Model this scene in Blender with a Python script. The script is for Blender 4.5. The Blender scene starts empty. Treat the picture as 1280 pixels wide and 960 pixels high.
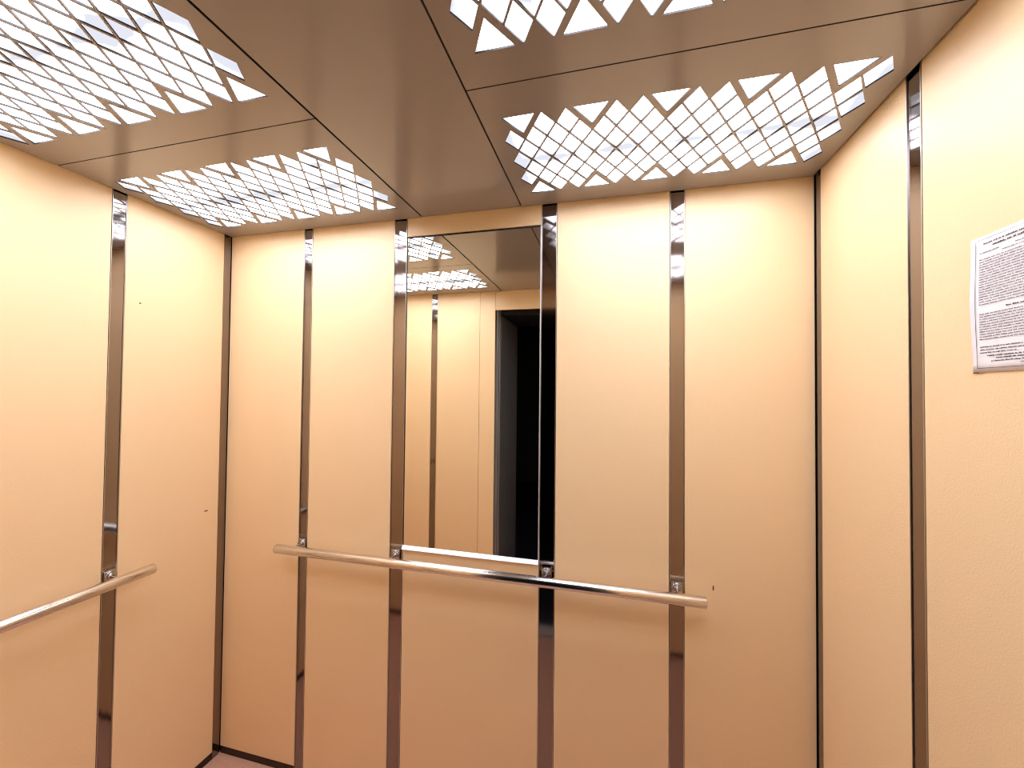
import bpy, bmesh, math, random
from mathutils import Matrix, Vector
from mathutils.geometry import delaunay_2d_cdt

sc = bpy.context.scene
C = sc.collection
rnd = random.Random(7)

# ------------------------------------------------------------------ camera
CAM = Vector((1.5326, -1.3176, 1.4721)); YAW, PITCH, ROLL = -0.2444, 0.0196, 0.0099; FOC = 500.47
fw = Vector((math.sin(YAW)*math.cos(PITCH), math.cos(YAW)*math.cos(PITCH), math.sin(PITCH)))
r0 = Vector((math.cos(YAW), -math.sin(YAW), 0)); u0 = r0.cross(fw)
rt = math.cos(ROLL)*r0 + math.sin(ROLL)*u0; up = -math.sin(ROLL)*r0 + math.cos(ROLL)*u0
cd = bpy.data.cameras.new('camera'); co = bpy.data.objects.new('camera', cd); C.objects.link(co)
cd.sensor_width = 36; cd.lens = FOC/1280*36; cd.clip_start = 0.01
m = Matrix((rt, up, -fw)).transposed().to_4x4(); m.translation = CAM; co.matrix_world = m
sc.camera = co

# ------------------------------------------------------------------ world, light level, exposure
w = bpy.data.worlds.new('world'); sc.world = w; w.use_nodes = True
w.node_tree.nodes['Background'].inputs[0].default_value = (0, 0, 0, 1)
LAMP = 12.6                      # radiance of the backlit ceiling panes
vs = sc.view_settings
vs.view_transform = 'Standard'; vs.look = 'None'; vs.gamma = 1; vs.use_curve_mapping = False; vs.exposure = 0.0
sc.cycles.use_denoising = True
sc.cycles.max_bounces = 16; sc.cycles.diffuse_bounces = 8; sc.cycles.glossy_bounces = 10
sc.cycles.sample_clamp_indirect = 10
sc.cycles.caustics_reflective = True
sc.cycles.filter_width = 1.1

# ------------------------------------------------------------------ dimensions of the cab (metres)
W, D, H = 2.097, 1.088, 2.10
XJ1, XJ2, YC = 0.8645, 1.2325, -0.542

# ------------------------------------------------------------------ materials
def mat(name, col, rough=.5, metal=0, coat=0, bump=None, coat_rough=.1, spec=.5, vary=None):
    M = bpy.data.materials.new(name); M.use_nodes = True
    nt = M.node_tree; b = nt.nodes['Principled BSDF']
    b.inputs['Base Color'].default_value = (*col, 1); b.inputs['Roughness'].default_value = rough
    b.inputs['Metallic'].default_value = metal; b.inputs['Coat Weight'].default_value = coat
    b.inputs['Coat Roughness'].default_value = coat_rough; b.inputs['Specular IOR Level'].default_value = spec
    tc = nt.nodes.new('ShaderNodeNewGeometry')
    if vary:
        sc_, amt = vary
        n = nt.nodes.new('ShaderNodeTexNoise'); n.inputs['Scale'].default_value = sc_; n.inputs['Detail'].default_value = 4
        nt.links.new(tc.outputs['Position'], n.inputs['Vector'])
        mx = nt.nodes.new('ShaderNodeMix'); mx.data_type = 'RGBA'
        mx.inputs[6].default_value = (*[c*(1-amt) for c in col], 1); mx.inputs[7].default_value = (*[min(1, c*(1+amt)) for c in col], 1)
        nt.links.new(n.outputs[0], mx.inputs[0]); nt.links.new(mx.outputs[2], b.inputs['Base Color'])
    if bump:
        sc_, st, vec = bump
        mp = nt.nodes.new('ShaderNodeMapping'); mp.inputs['Scale'].default_value = vec
        n = nt.nodes.new('ShaderNodeTexNoise'); n.inputs['Scale'].default_value = sc_; n.inputs['Detail'].default_value = 3
        bp = nt.nodes.new('ShaderNodeBump'); bp.inputs['Strength'].default_value = st; bp.inputs['Distance'].default_value = .001
        nt.links.new(tc.outputs['Position'], mp.inputs[0]); nt.links.new(mp.outputs[0], n.inputs['Vector'])
        nt.links.new(n.outputs[0], bp.inputs['Height']); nt.links.new(bp.outputs[0], b.inputs['Normal'])
    return M

M_wall = mat('cream_powder_coat', (.89, .675, .41), .37, bump=(300, .55, (1, 1, 1)), spec=.45, vary=(3, .02))
M_ceil = mat('beige_gloss_paint', (.325, .293, .28), .17, spec=.65, vary=(4, .02))
M_steel = mat('polished_steel', (.285, .245, .23), .07, 1, bump=(60, .05, (3, 3, .15)))
M_lip = mat('bright_steel_edge', (.55, .53, .52), .28, 1)
M_alu = mat('satin_aluminium', (.88, .88, .90), .35, .5)
M_chrome = mat('chrome', (.76, .745, .74), .17, 1)
M_bright = mat('bracket_chrome', (.52, .51, .52), .08, 1)
M_mirror = mat('mirror_silver', (.87, .86, .80), .0, 1)
M_dark = mat('dark_gap', (.012, .009, .008), .6)
M_skirt = mat('brown_skirting', (.05, .03, .022), .35, .6)
M_floor = mat('pink_brown_floor', (.58, .34, .245), .55, bump=(250, .4, (1, 1, 1)), vary=(160, .25))
M_paper = mat('white_paper', (.86, .86, .90), .35, coat=.5)
M_ink = mat('grey_blue_ink', (.10, .09, .16), .6)
M_black = mat('black_ink', (.02, .02, .04), .6)
M_frame = mat('grey_painted_steel', (.15, .15, .16), .35, .3)
M_leaf = mat('brushed_door_steel', (.42, .42, .44), .35, .5)
M_edge = mat('shaded_cut_edge', (.02, .018, .018), .7)  # near-black colour stands in for shade on the sides of the bars
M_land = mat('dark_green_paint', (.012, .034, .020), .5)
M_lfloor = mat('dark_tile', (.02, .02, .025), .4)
M_chip = mat('dark_chip', (.06, .03, .02), .7)

# backlit pane: two tubes run behind the milky plates of every lamp, faint dust on the plates
M_pane = bpy.data.materials.new('backlit_milky_plate'); M_pane.use_nodes = True
nt = M_pane.node_tree; nt.nodes.clear()
out = nt.nodes.new('ShaderNodeOutputMaterial'); em = nt.nodes.new('ShaderNodeEmission')
geo = nt.nodes.new('ShaderNodeNewGeometry')
nz = nt.nodes.new('ShaderNodeTexNoise'); nz.inputs['Scale'].default_value = 9; nz.inputs['Detail'].default_value = 6
nt.links.new(geo.outputs['Position'], nz.inputs['Vector'])
def mth(op, a, b=None, c=None):
    n = nt.nodes.new('ShaderNodeMath'); n.operation = op
    for k, v in enumerate((a, b, c)):
        if v is None: continue
        if isinstance(v, (int, float)): n.inputs[k].default_value = v
        else: nt.links.new(v, n.inputs[k])
    return n.outputs[0]
def ramp(v, a, b, lo=0, hi=1):
    n = nt.nodes.new('ShaderNodeMapRange'); n.interpolation_type = 'SMOOTHSTEP'
    for k, q in zip((1, 2, 3, 4), (a, b, lo, hi)): n.inputs[k].default_value = q
    nt.links.new(v, n.inputs[0]); return n.outputs[0]
xyz = nt.nodes.new('ShaderNodeSeparateXYZ'); nt.links.new(geo.outputs['Position'], xyz.inputs[0])
dy = mth('MINIMUM', mth('ABSOLUTE', mth('ADD', xyz.outputs[1], .262)), mth('ABSOLUTE', mth('ADD', xyz.outputs[1], .815)))
dx = mth('SUBTRACT', .40, mth('ABSOLUTE', mth('SUBTRACT', mth('ABSOLUTE', mth('SUBTRACT', xyz.outputs[0], W/2)), .615)))
wob = mth('MULTIPLY', mth('SUBTRACT', nz.outputs[0], .5), .10)
between = ramp(mth('SUBTRACT', dy, wob), .008, .045)       # the gap between the two tubes of a lamp
ends = ramp(mth('SUBTRACT', dx, wob), .02, .09)            # the tubes stop short of the plate ends
dust = ramp(nz.outputs[0], .60, .70, 1, .0)
fac = mth('MULTIPLY', mth('MULTIPLY', between, ends), dust)
nt.links.new(mth('MULTIPLY_ADD', fac, LAMP, .92), em.inputs['Strength'])
em.inputs['Color'].default_value = (.88, .90, 1.0, 1)
nt.links.new(em.outputs[0], out.inputs[0])

M_dot = bpy.data.materials.new('indicator_glow'); M_dot.use_nodes = True
M_dot.node_tree.nodes['Principled BSDF'].inputs['Emission Color'].default_value = (1, 1, 1, 1)
M_dot.node_tree.nodes['Principled BSDF'].inputs['Emission Strength'].default_value = 1.2

# ------------------------------------------------------------------ helpers
def box(bm, a, b):
    x0, y0, z0 = (min(p, q) for p, q in zip(a, b)); x1, y1, z1 = (max(p, q) for p, q in zip(a, b))
    v = [bm.verts.new(p) for p in ((x0,y0,z0),(x1,y0,z0),(x1,y1,z0),(x0,y1,z0),(x0,y0,z1),(x1,y0,z1),(x1,y1,z1),(x0,y1,z1))]
    fs = [bm.faces.new([v[i] for i in f]) for f in ((3,2,1,0),(4,5,6,7),(0,1,5,4),(1,2,6,5),(2,3,7,6),(3,0,4,7))]
    return v, fs

def tube(bm, a, b, r, n=24, r2=None, bev=0):
    a, b = Vector(a), Vector(b); r2 = r if r2 is None else r2
    d = (b-a).normalized(); s = d.orthogonal().normalized(); t = d.cross(s)
    rings = [(a, r), (b, r2)] if not bev else [(a, r-bev), (a+d*bev*.3, r-bev*.3), (a+d*bev, r), (b-d*bev, r2), (b-d*bev*.3, r2-bev*.3), (b, r2-bev)]
    prev = None
    for k, (c, rr) in enumerate(rings):
        ring = [bm.verts.new(c + rr*(math.cos(2*math.pi*i/n)*s + math.sin(2*math.pi*i/n)*t)) for i in range(n)]
        if prev:
            for i in range(n): bm.faces.new((prev[i], prev[(i+1) % n], ring[(i+1) % n], ring[i])).smooth = True
        else: bm.faces.new(ring[::-1])
        prev = ring
    bm.faces.new(prev)

def obj(name, bm, material, parent=None, bevel=0, smooth_bevel=2):
    bmesh.ops.recalc_face_normals(bm, faces=bm.faces)
    if bevel:
        bmesh.ops.bevel(bm, geom=list(bm.edges), offset=bevel, segments=smooth_bevel, affect='EDGES', profile=.5)
    me = bpy.data.meshes.new(name); bm.to_mesh(me); bm.free(); me.materials.append(material)
    o = bpy.data.objects.new(name, me); C.objects.link(o)
    if parent: o.parent = parent
    return o

def bobj(name, a, b, material, parent=None, bevel=0):
    bm = bmesh.new(); box(bm, a, b); return obj(name, bm, material, parent, bevel)

def tag(o, label, cat, group=None, kind=None):
    o['label'] = label; o['category'] = cat
    if group: o['group'] = group
    if kind: o['kind'] = kind
    return o

def thing(name, label, cat, loc=(0, 0, 0), group=None):
    o = bpy.data.objects.new(name, None); C.objects.link(o); o.location = loc
    o.empty_display_size = .05
    return tag(o, label, cat, group)

def local(parent, p):
    return tuple(Vector(p) - parent.location)

# ------------------------------------------------------------------ setting: floor and backing walls
ZT = 2.16                                   # walls run up behind the hung ceiling
fl = tag(bobj('floor', (-.03, -1.10, -.04), (W+.03, .03, 0), M_floor), 'pinkish brown speckled cab floor', 'floor', kind='structure')
wb = tag(bobj('wall_back', (-.03, .012, 0), (W+.03, .04, ZT), M_dark), 'cream panelled back wall with four steel strips', 'wall', kind='structure')
wl = tag(bobj('wall_left', (-.04, -D-.012, 0), (-.012, .012, ZT), M_dark), 'cream panelled left wall with one handrail', 'wall', kind='structure')
wr = tag(bobj('wall_right', (W+.012, -D-.012, 0), (W+.04, .012, ZT), M_dark), 'cream panelled right wall with the paper notice', 'wall', kind='structure')
DX0, DX1, DZ = .820, 1.830, 1.984           # doorway in the front wall
bm = bmesh.new()
box(bm, (-.03, -D-.03, 0), (DX0-.004, -D-.012, ZT)); box(bm, (DX1+.004, -D-.03, 0), (W+.03, -D-.012, ZT)); box(bm, (DX0-.004, -D-.03, DZ+.004), (DX1+.004, -D-.012, ZT))
wf = tag(obj('wall_front', bm, M_dark), 'cream front wall around the open doorway, seen in the mirror', 'wall', kind='structure')

PT = .012                                   # panel depth
ZB = .030                                   # panels start above the skirting
def panel_back(x0, x1, z0=ZB, z1=ZT): return bobj('panel', (x0, 0, z0), (x1, PT, z1), M_wall, wb, .0012)
def panel_left(y0, y1): return bobj('panel', (-PT, y0, ZB), (0, y1, ZT), M_wall, wl, .0012)
def panel_right(y0, y1): return bobj('panel', (W, y0, ZB), (W+PT, y1, ZT), M_wall, wr, .0012)
def panel_front(x0, x1, z0=ZB, z1=ZT): return bobj('panel', (x0, -D-PT, z0), (x1, -D, z1), M_wall, wf, .0012)

S = [(.3775, .019), (.7775, .0255), (1.3275, .0255), (1.7275, .021)]      # strips of the back wall: centre, half width
G = .0012
edges = [.0015] + [e for c, h in S for e in (c-h-G, c+h+G)] + [W-.0015]
MZ0, MZ1 = .9064, 2.0316                    # mirror
pb = []
for k in range(0, 10, 2):
    if k == 4:
        pb.append(panel_back(edges[4], edges[5], ZB, MZ0-.004)); panel_back(edges[4], edges[5], MZ1+.003, ZT)
    else: pb.append(panel_back(edges[k], edges[k+1]))
SY = [(-.3885, .0195), (-.70, .0195)]       # strips of the side walls
CT = .031                                   # corner trims
side = [-CT-G] + [e for c, h in SY for e in (c+h+G, c-h-G)] + [-D+CT+G]
pl_, pr_ = [], []
for k in range(0, 6, 2):
    pl_.append(panel_left(side[k+1], side[k])); pr_.append(panel_right(side[k+1], side[k]))
FS = (.4095, .0205)
panel_front(.004, FS[0]-FS[1]-G); panel_front(FS[0]+FS[1]+G, .7185); panel_front(.7205, DX0); panel_front(DX1, W-.004)
panel_front(DX0+.0015, DX1-.0015, DZ, ZT)

# ------------------------------------------------------------------ polished strips and corner trims
ntrim = [0]
def strip(axis, at, c, h, label, z1=ZT):
    """polished flat bar with two thin raised edges; axis 'x' on back/front wall (at = plane y, inward sign), 'y' on side walls"""
    pl, inw = at; ntrim[0] += 1
    def P(u, d, z): return (u, pl+inw*d, z) if axis == 'x' else (pl+inw*d, u, z)
    o = bobj('trim_%d' % ntrim[0], P(c-h+.0018, -.010, .004), P(c+h-.0018, -.0015, z1), M_steel)
    tag(o, label, 'trim', kind='structure')
    for s in (-1, 1):
        bobj('edge_lip', P(c+s*(h-.0018), -.010, .004), P(c+s*h, .0008, z1), M_lip, o, .0004)
    return o
strip('x', (0, -1), *S[0], 'narrow polished steel strip on back wall nearest the left corner')
strip('x', (0, -1), *S[1], 'polished steel strip along the left side of the mirror')
strip('x', (0, -1), *S[2], 'polished steel strip along the right side of the mirror')
strip('x', (0, -1), *S[3], 'polished steel strip on back wall right of the mirror, at the handrail end')
strip('y', (0, 1), *SY[0], 'polished steel strip on left wall behind the short handrail bracket')
strip('y', (0, 1), *SY[1], 'polished steel strip on left wall nearest the doorway')
strip('y', (W, -1), *SY[0], 'polished steel strip on right wall beside the paper notice')
strip('y', (W, -1), *SY[1], 'polished steel strip on right wall nearest the doorway')
strip('x', (-D, 1), *FS, 'polished steel strip on front wall, seen in the mirror')
def corner(x, inw, y0, y1, label):
    ntrim[0] += 1
    o = bobj('trim_%d' % ntrim[0], (x-inw*.010, y0, .004), (x-inw*.001, y1, ZT), M_steel); tag(o, label, 'trim', kind='structure')
    return o
corner(0, 1, -.0015, -CT, 'dark steel trim in the rear left corner')
corner(W, -1, -.0015, -CT, 'dark steel trim in the rear right corner')
corner(0, 1, -D+.004, -D+CT, 'dark steel trim in the front left corner')
corner(W, -1, -D+.004, -D+CT, 'dark steel trim in the front right corner')

# skirting
def skirt(name, a, b, label): tag(bobj(name, a, b, M_skirt, None, .001), label, 'baseboard', kind='structure')
skirt('baseboard_back', (0, .011, 0), (W, .002, .027), 'dark brown skirting under the back wall')
skirt('baseboard_left', (-.011, -D, 0), (-.002, -.002, .027), 'dark brown skirting under the left wall')
skirt('baseboard_right', (W+.011, -D, 0), (W+.002, -.002, .027), 'dark brown skirting under the right wall')
skirt('baseboard_front', (0, -D-.011, 0), (DX0-.005, -D-.002, .027), 'dark brown skirting under the front wall')

# ------------------------------------------------------------------ ceiling with cut-out panels and lamp panes
ce = tag(bobj('ceiling', (-.01, -D-.01, H+.012), (W+.01, .01, H+.05), M_dark), 'beige metal ceiling in five panels with diamond cut-outs', 'ceiling', kind='structure')
AX, BY = .0274, .0453                       # half diagonals of one diamond
INS = .0021
def cutouts():
    """polygons of one lamp in (i-axis metres from column 0, y from centre); thin bars between diamonds, wide bars round the triangles"""
    P = []
    kx = INS*math.hypot(AX, BY)/BY; ky = INS*math.hypot(AX, BY)/AX
    def dia(i, j):
        cx, cy = i*AX, j*BY; P.append(('d', cx, cy, [(-AX+kx, 0), (0, -BY+ky), (AX-kx, 0), (0, BY-ky)]))
    for j in range(-2, 3):
        for i in range(0, 28):
            if (i+j) % 2 == 0: dia(i, j)
    for s in (-1, 1):
        for i in range(1, 28, 2):
            if i % 6 == 1: P.append(('t%d' % s, i*AX, s*.1775, [(-.039, 0), (.039, 0), (0, -s*.0645)]))
            else: dia(i, 3*s)
    return P
CUT = cutouts()
TH = .0055
def perforated(x0, x1, y0, y1, ox, sx, cy, name='panel'):
    vs_, es = [Vector((x0, y0)), Vector((x1, y0)), Vector((x1, y1)), Vector((x0, y1))], [(0, 1), (1, 2), (2, 3), (3, 0)]
    polys = []
    for kd, cx, py, pts in CUT:
        pg = [Vector((ox+sx*(cx+a), cy+py+b)) for a, b in pts]
        n0 = len(vs_); vs_ += pg; n = len(pg); es += [(n0+k, n0+(k+1) % n) for k in range(n)]; polys.append(pg)
    V, E, F, *_ = delaunay_2d_cdt(vs_, es, [], 0, 1e-6)
    def inside(p, pg):
        sg = 0
        for k in range(len(pg)):
            a, b = pg[k], pg[(k+1) % len(pg)]; c = (b.x-a.x)*(p.y-a.y)-(b.y-a.y)*(p.x-a.x)
            if abs(c) < 1e-12: continue
            if sg == 0: sg = 1 if c > 0 else -1
            elif (c > 0) != (sg > 0): return False
        return True
    bm = bmesh.new(); bv = [bm.verts.new((v.x, v.y, H)) for v in V]
    for f in F:
        c = (V[f[0]]+V[f[1]]+V[f[2]])/3
        if not any(abs(c.x-pg[0].x) < .1 and inside(c, pg) for pg in polys): bm.faces.new([bv[k] for k in f])
    for v in [v for v in bm.verts if not v.link_faces]: bm.verts.remove(v)
    ex = bmesh.ops.extrude_face_region(bm, geom=list(bm.faces))
    bmesh.ops.translate(bm, verts=[g for g in ex['geom'] if isinstance(g, bmesh.types.BMVert)], vec=(0, 0, TH))
    o = obj(name, bm, M_ceil, ce); o.data.materials.append(M_edge)
    for f in o.data.polygons:                             # cut edges get painted-in shade, so the bars stay dark between lit panes
        if abs(f.normal.z) < .5: f.material_index = 1
    return o

pane_mesh = {}
def pane_data(kd, pts, sx):
    key = (kd, sx)
    if key not in pane_mesh:
        bm = bmesh.new(); q = [(sx*a*.995, b*.995) for a, b in pts]
        lo = [bm.verts.new((a, b, 0)) for a, b in q]; hi = [bm.verts.new((a, b, .002)) for a, b in q]; n = len(q)
        bm.faces.new(lo); bm.faces.new(hi[::-1])
        for k in range(n): bm.faces.new((lo[k], hi[k], hi[(k+1) % n], lo[(k+1) % n]))
        bmesh.ops.recalc_face_normals(bm, faces=bm.faces)
        me = bpy.data.meshes.new('pane'); bm.to_mesh(me); bm.free(); me.materials.append(M_pane); pane_mesh[key] = me
    return pane_mesh[key]

JG = .0024
OXR = 1.2935
for side_, row, label in (('l', 'b', 'lit ceiling lamp of diamond panes above the left rear corner'),
                          ('r', 'b', 'lit ceiling lamp of diamond panes above the right rear corner'),
                          ('l', 'f', 'lit ceiling lamp of diamond panes at the upper left edge of the photo'),
                          ('r', 'f', 'lit ceiling lamp cut off by the top edge of the photo, right of centre')):
    x0, x1 = (.006, XJ1-JG) if side_ == 'l' else (XJ2+JG, W-.006)
    y0, y1 = (YC+JG*.6, -.005) if row == 'b' else (-D+.005, YC-JG*.6)
    ox, sx = (OXR, 1) if side_ == 'r' else (W-OXR, -1)
    cy = -.266 if row == 'b' else -.802
    perforated(x0, x1, y0, y1, ox, sx, cy)
    t = thing('ceiling_light', label, 'ceiling light', (ox+sx*13.5*AX, cy, H), 'diamond pane ceiling lights')
    bobj('housing', local(t, (min(ox-sx*.04, ox+sx*.78), cy-.2, H+.007)), local(t, (max(ox-sx*.04, ox+sx*.78), cy+.2, H+.011)), M_frame, t)
    for kd, cx, py, pts in CUT:
        o = bpy.data.objects.new('pane', pane_data(kd, pts, sx)); C.objects.link(o); o.parent = t
        o.location = local(t, (ox+sx*cx, cy+py, H+.0036))
bobj('panel', (XJ1+JG, -D+.005, H+.001), (XJ2-JG, -.005, H+.001+TH), M_ceil, ce)

# ------------------------------------------------------------------ mirror
mx0, mx1 = S[1][0]+S[1][1]+.0015, S[2][0]-S[2][1]-.0015
mi = thing('wall_mirror', 'tall rectangular mirror between two steel strips on the back wall', 'mirror', ((mx0+mx1)/2, 0, MZ0))
bobj('glass', local(mi, (mx0+.003, .004, MZ0+.010)), local(mi, (mx1-.002, -.001, MZ1-.004)), M_mirror, mi)
bm = bmesh.new()                                          # bottom ledge, sloped to the front
pr = [(.010, MZ0-.003), (-.010, MZ0-.003), (-.011, MZ0-.001), (-.0015, MZ0+.0105), (.010, MZ0+.0105)]
ra = [bm.verts.new(local(mi, (mx0, y, z))) for y, z in pr]; rb = [bm.verts.new(local(mi, (mx1, y, z))) for y, z in pr]
bm.faces.new(ra); bm.faces.new(rb[::-1])
for k in range(5): bm.faces.new((ra[k], rb[k], rb[(k+1) % 5], ra[(k+1) % 5]))
obj('bottom_ledge', bm, M_alu, mi)
bobj('side_frame', local(mi, (mx0, .008, MZ0+.011)), local(mi, (mx0+.003, -.002, MZ1)), M_dark, mi)
bobj('side_frame', local(mi, (mx1-.002, .008, MZ0+.011)), local(mi, (mx1+.001, -.003, MZ1)), M_alu, mi)
bobj('top_frame', local(mi, (mx0, .008, MZ1-.004)), local(mi, (mx1, -.002, MZ1+.001)), M_dark, mi)

# ------------------------------------------------------------------ handrails
RO, RZ, RR = .060, .875, .0165
def handrail(label, axis, u0, u1, posts, plane, inw):
    base = (u0, plane, RZ) if axis == 'x' else (plane, u0, RZ)
    t = thing('handrail', label, 'handrail', base, 'chrome handrails')
    def P(u, d, z): return local(t, (u, plane+inw*d, z) if axis == 'x' else (plane+inw*d, u, z))
    bm = bmesh.new(); tube(bm, P(u0, RO, RZ), P(u1, RO, RZ), RR, 40, bev=.0022); obj('bar', bm, M_chrome, t)
    for c, h in posts:
        k = min(h-.0035, .0165)
        br = bobj('bracket', P(c-k, -.001, RZ-.012), P(c+k, .005, RZ+.024), M_bright, t, .001)
        bm = bmesh.new(); tube(bm, P(c, .005, RZ+.006), P(c, .010, RZ+.006), .0160, 28, bev=.0015); obj('rosette', bm, M_bright, br)
        bm = bmesh.new(); tube(bm, P(c, .010, RZ+.006), P(c, .015, RZ+.006), .0110, 24, bev=.0012); obj('collar', bm, M_bright, br)
        bm = bmesh.new(); tube(bm, P(c, .014, RZ+.006), P(c, RO-.008, RZ+.001), .0048, 18); obj('stem', bm, M_bright, br)
    return t
handrail('long chrome handrail on four brackets across the back wall', 'x', .312, 1.798, S, 0, -1)
handrail('short chrome handrail on the left wall', 'y', -.303, -.79, SY, 0, 1)

# ------------------------------------------------------------------ notice on the right wall
NY0, NY1, NZ0, NZ1 = -.518, -.815, 1.510, 1.7225
no = thing('paper_notice', 'white printed sheet of small text taped to the right wall', 'notice', (W, NY0, NZ0))
def curl(v, z):                                           # left edge lifts a little off the wall
    return .0012 + .006*max(0, 1-v/.030)**2*(.35+.65*math.sin(math.pi*(z-NZ0)/(NZ1-NZ0))**2)
bm = bmesh.new(); nu, nv = 24, 16; gr = []
for a in range(nu+1):
    v = (NY0-NY1)*(a/nu)**1.6
    gr.append([[bm.verts.new(local(no, (W-curl(v, NZ0+(NZ1-NZ0)*b/nv)-dt, NY0-v-.0012*math.sin(math.pi*b/nv*1.3)*max(0, 1-v/.03), NZ0+(NZ1-NZ0)*b/nv))) for b in range(nv+1)] for dt in (0, .0004)])
for a in range(nu):
    for b in range(nv):
        bm.faces.new((gr[a][1][b], gr[a+1][1][b], gr[a+1][1][b+1], gr[a][1][b+1]))
        bm.faces.new((gr[a][0][b], gr[a][0][b+1], gr[a+1][0][b+1], gr[a+1][0][b]))
for b in range(nv):
    bm.faces.new((gr[0][0][b], gr[0][1][b], gr[0][1][b+1], gr[0][0][b+1])); bm.faces.new((gr[nu][0][b], gr[nu][0][b+1], gr[nu][1][b+1], gr[nu][1][b]))
for a in range(nu):
    bm.faces.new((gr[a][0][0], gr[a+1][0][0], gr[a+1][1][0], gr[a][1][0])); bm.faces.new((gr[a][0][nv], gr[a][1][nv], gr[a+1][1][nv], gr[a+1][0][nv]))
sh = obj('sheet', bm, M_paper, no)
for f in sh.data.polygons: f.use_smooth = True
def ink(bm, v0, v1, z0, z1):
    n = max(1, int((v1-v0)/.006)) if v0 < .03 else 1
    for k in range(n):
        a, b = v0+(v1-v0)*k/n, v0+(v1-v0)*(k+1)/n
        q = [(a, z0), (b, z0), (b, z1), (a, z1)]
        bm.faces.new([bm.verts.new(local(no, (W-curl(v, z)-.0012, NY0-v, z))) for v, z in q])
WD = NY0-NY1
bm = bmesh.new()
for (a, b, c, d) in ((.0075, .0082, NZ0+.006, NZ1-.005), (WD-.0082, WD-.0075, NZ0+.006, NZ1-.005)):
    for k in range(8): ink(bm, a, b, c+(d-c)*k/8, c+(d-c)*(k+1)/8)
for z in (NZ0+.006, NZ1-.0057): ink(bm, .0075, WD-.0075, z, z+.0007)
obj('border_line', bm, M_ink, no)
px = (NZ1-NZ0)/166.
def textline(bm, row, a, b, hgt):
    z = NZ1-row*px; v = a
    while v < b:
        for k in range(rnd.randint(2, 10)):               # letters of one word, far too small to read
            if v > b: break
            lw = rnd.uniform(.55, .95)*hgt; hh = hgt*rnd.choice((.8, 1, 1, 1, 1.25))
            ink(bm, v, v+lw*.82, z, z+hh*.75); v += lw
        v += hgt*.75
T1 = bmesh.new(); T2 = bmesh.new()
textline(T2, 10.5, .020, WD-.020, .0026); textline(T2, 15, .035, WD-.035, .0030)
textline(T1, 21, .014, .045, .0019); textline(T1, 21, .070, .11, .0019); textline(T1, 24.5, .050, .16, .0016)
row = 29
while row < 86:
    e = WD-.014 if rnd.random() > .22 else rnd.uniform(.03, .20)
    textline(T1, row, .013, e, .0018); row += 3.05
textline(T2, 91, .055, WD-.055, .0025)
row = 96
while row < 128:
    textline(T1, row, .013, WD-.014 if rnd.random() > .2 else rnd.uniform(.05, .2), .0018); row += 3.05
textline(T2, 131.5, .085, WD-.085, .0025)
for row, e in ((136, WD-.014), (139.5, WD-.014), (143, .07)): textline(T2, row, .013, e, .0018)
for row, a in ((147, .024), (150, .038), (153.5, .030)): textline(T2, row, a, WD-a, .0021)
textline(T1, 156.5, .075, WD-.05, .0015); textline(T1, 159, .082, WD-.06, .0015)
o = obj('printed_text', T1, M_ink, no); o['kind'] = 'stuff'
o = obj('bold_text', T2, M_black, no); o['kind'] = 'stuff'
bobj('tape_remnant', local(no, (W-.0022, NY0+.002, NZ0-.0012)), local(no, (W-.0012, NY0-.007, NZ0+.001)), M_chip, no)

# ------------------------------------------------------------------ small marks in the paint
def chip(parent, a, b): bobj('paint_chip', a, b, M_chip, parent)
chip(pl_[0], (.0001, -.088, .9945), (.0006, -.075, .9985))
chip(pl_[0], (.0001, -.327, 1.754), (.0006, -.322, 1.758))
chip(pb[4], (1.8275, -.0006, .886), (1.8310, -.0001, .899))

# ------------------------------------------------------------------ doorway and dark landing behind the camera
dr = tag(bobj('door_1', (DX0-.012, -1.215, -.012), (DX1+.012, -D-.032, -.001), M_alu), 'open lift doorway with grey steel frame, seen in the mirror', 'doorway', kind='structure')
X0, X1 = .830, 1.822
for a, b, x_ in ((.45, X0, 0), (X1, 2.09, 0)):
    bobj('door_leaf', (a, -1.150, .0), (b, -1.125, DZ+.03), M_leaf, dr, .002)
    bobj('door_leaf', (a, -1.192, .0), (b, -1.166, DZ+.03), M_leaf, dr, .002)
for a, b in ((X0-.12, X0-.002), (X1+.002, X1+.12)):
    bobj('jamb', (a, -1.672, -.01), (b, -1.205, DZ+.02), M_frame, dr, .003)
bobj('lintel', (X0-.12, -1.672, DZ-.012), (X1+.12, -1.205, DZ+.12), M_dark, dr)
LW = lambda n, a, b, mt, lb, cat: tag(bobj(n, a, b, mt), lb, cat, kind='structure')
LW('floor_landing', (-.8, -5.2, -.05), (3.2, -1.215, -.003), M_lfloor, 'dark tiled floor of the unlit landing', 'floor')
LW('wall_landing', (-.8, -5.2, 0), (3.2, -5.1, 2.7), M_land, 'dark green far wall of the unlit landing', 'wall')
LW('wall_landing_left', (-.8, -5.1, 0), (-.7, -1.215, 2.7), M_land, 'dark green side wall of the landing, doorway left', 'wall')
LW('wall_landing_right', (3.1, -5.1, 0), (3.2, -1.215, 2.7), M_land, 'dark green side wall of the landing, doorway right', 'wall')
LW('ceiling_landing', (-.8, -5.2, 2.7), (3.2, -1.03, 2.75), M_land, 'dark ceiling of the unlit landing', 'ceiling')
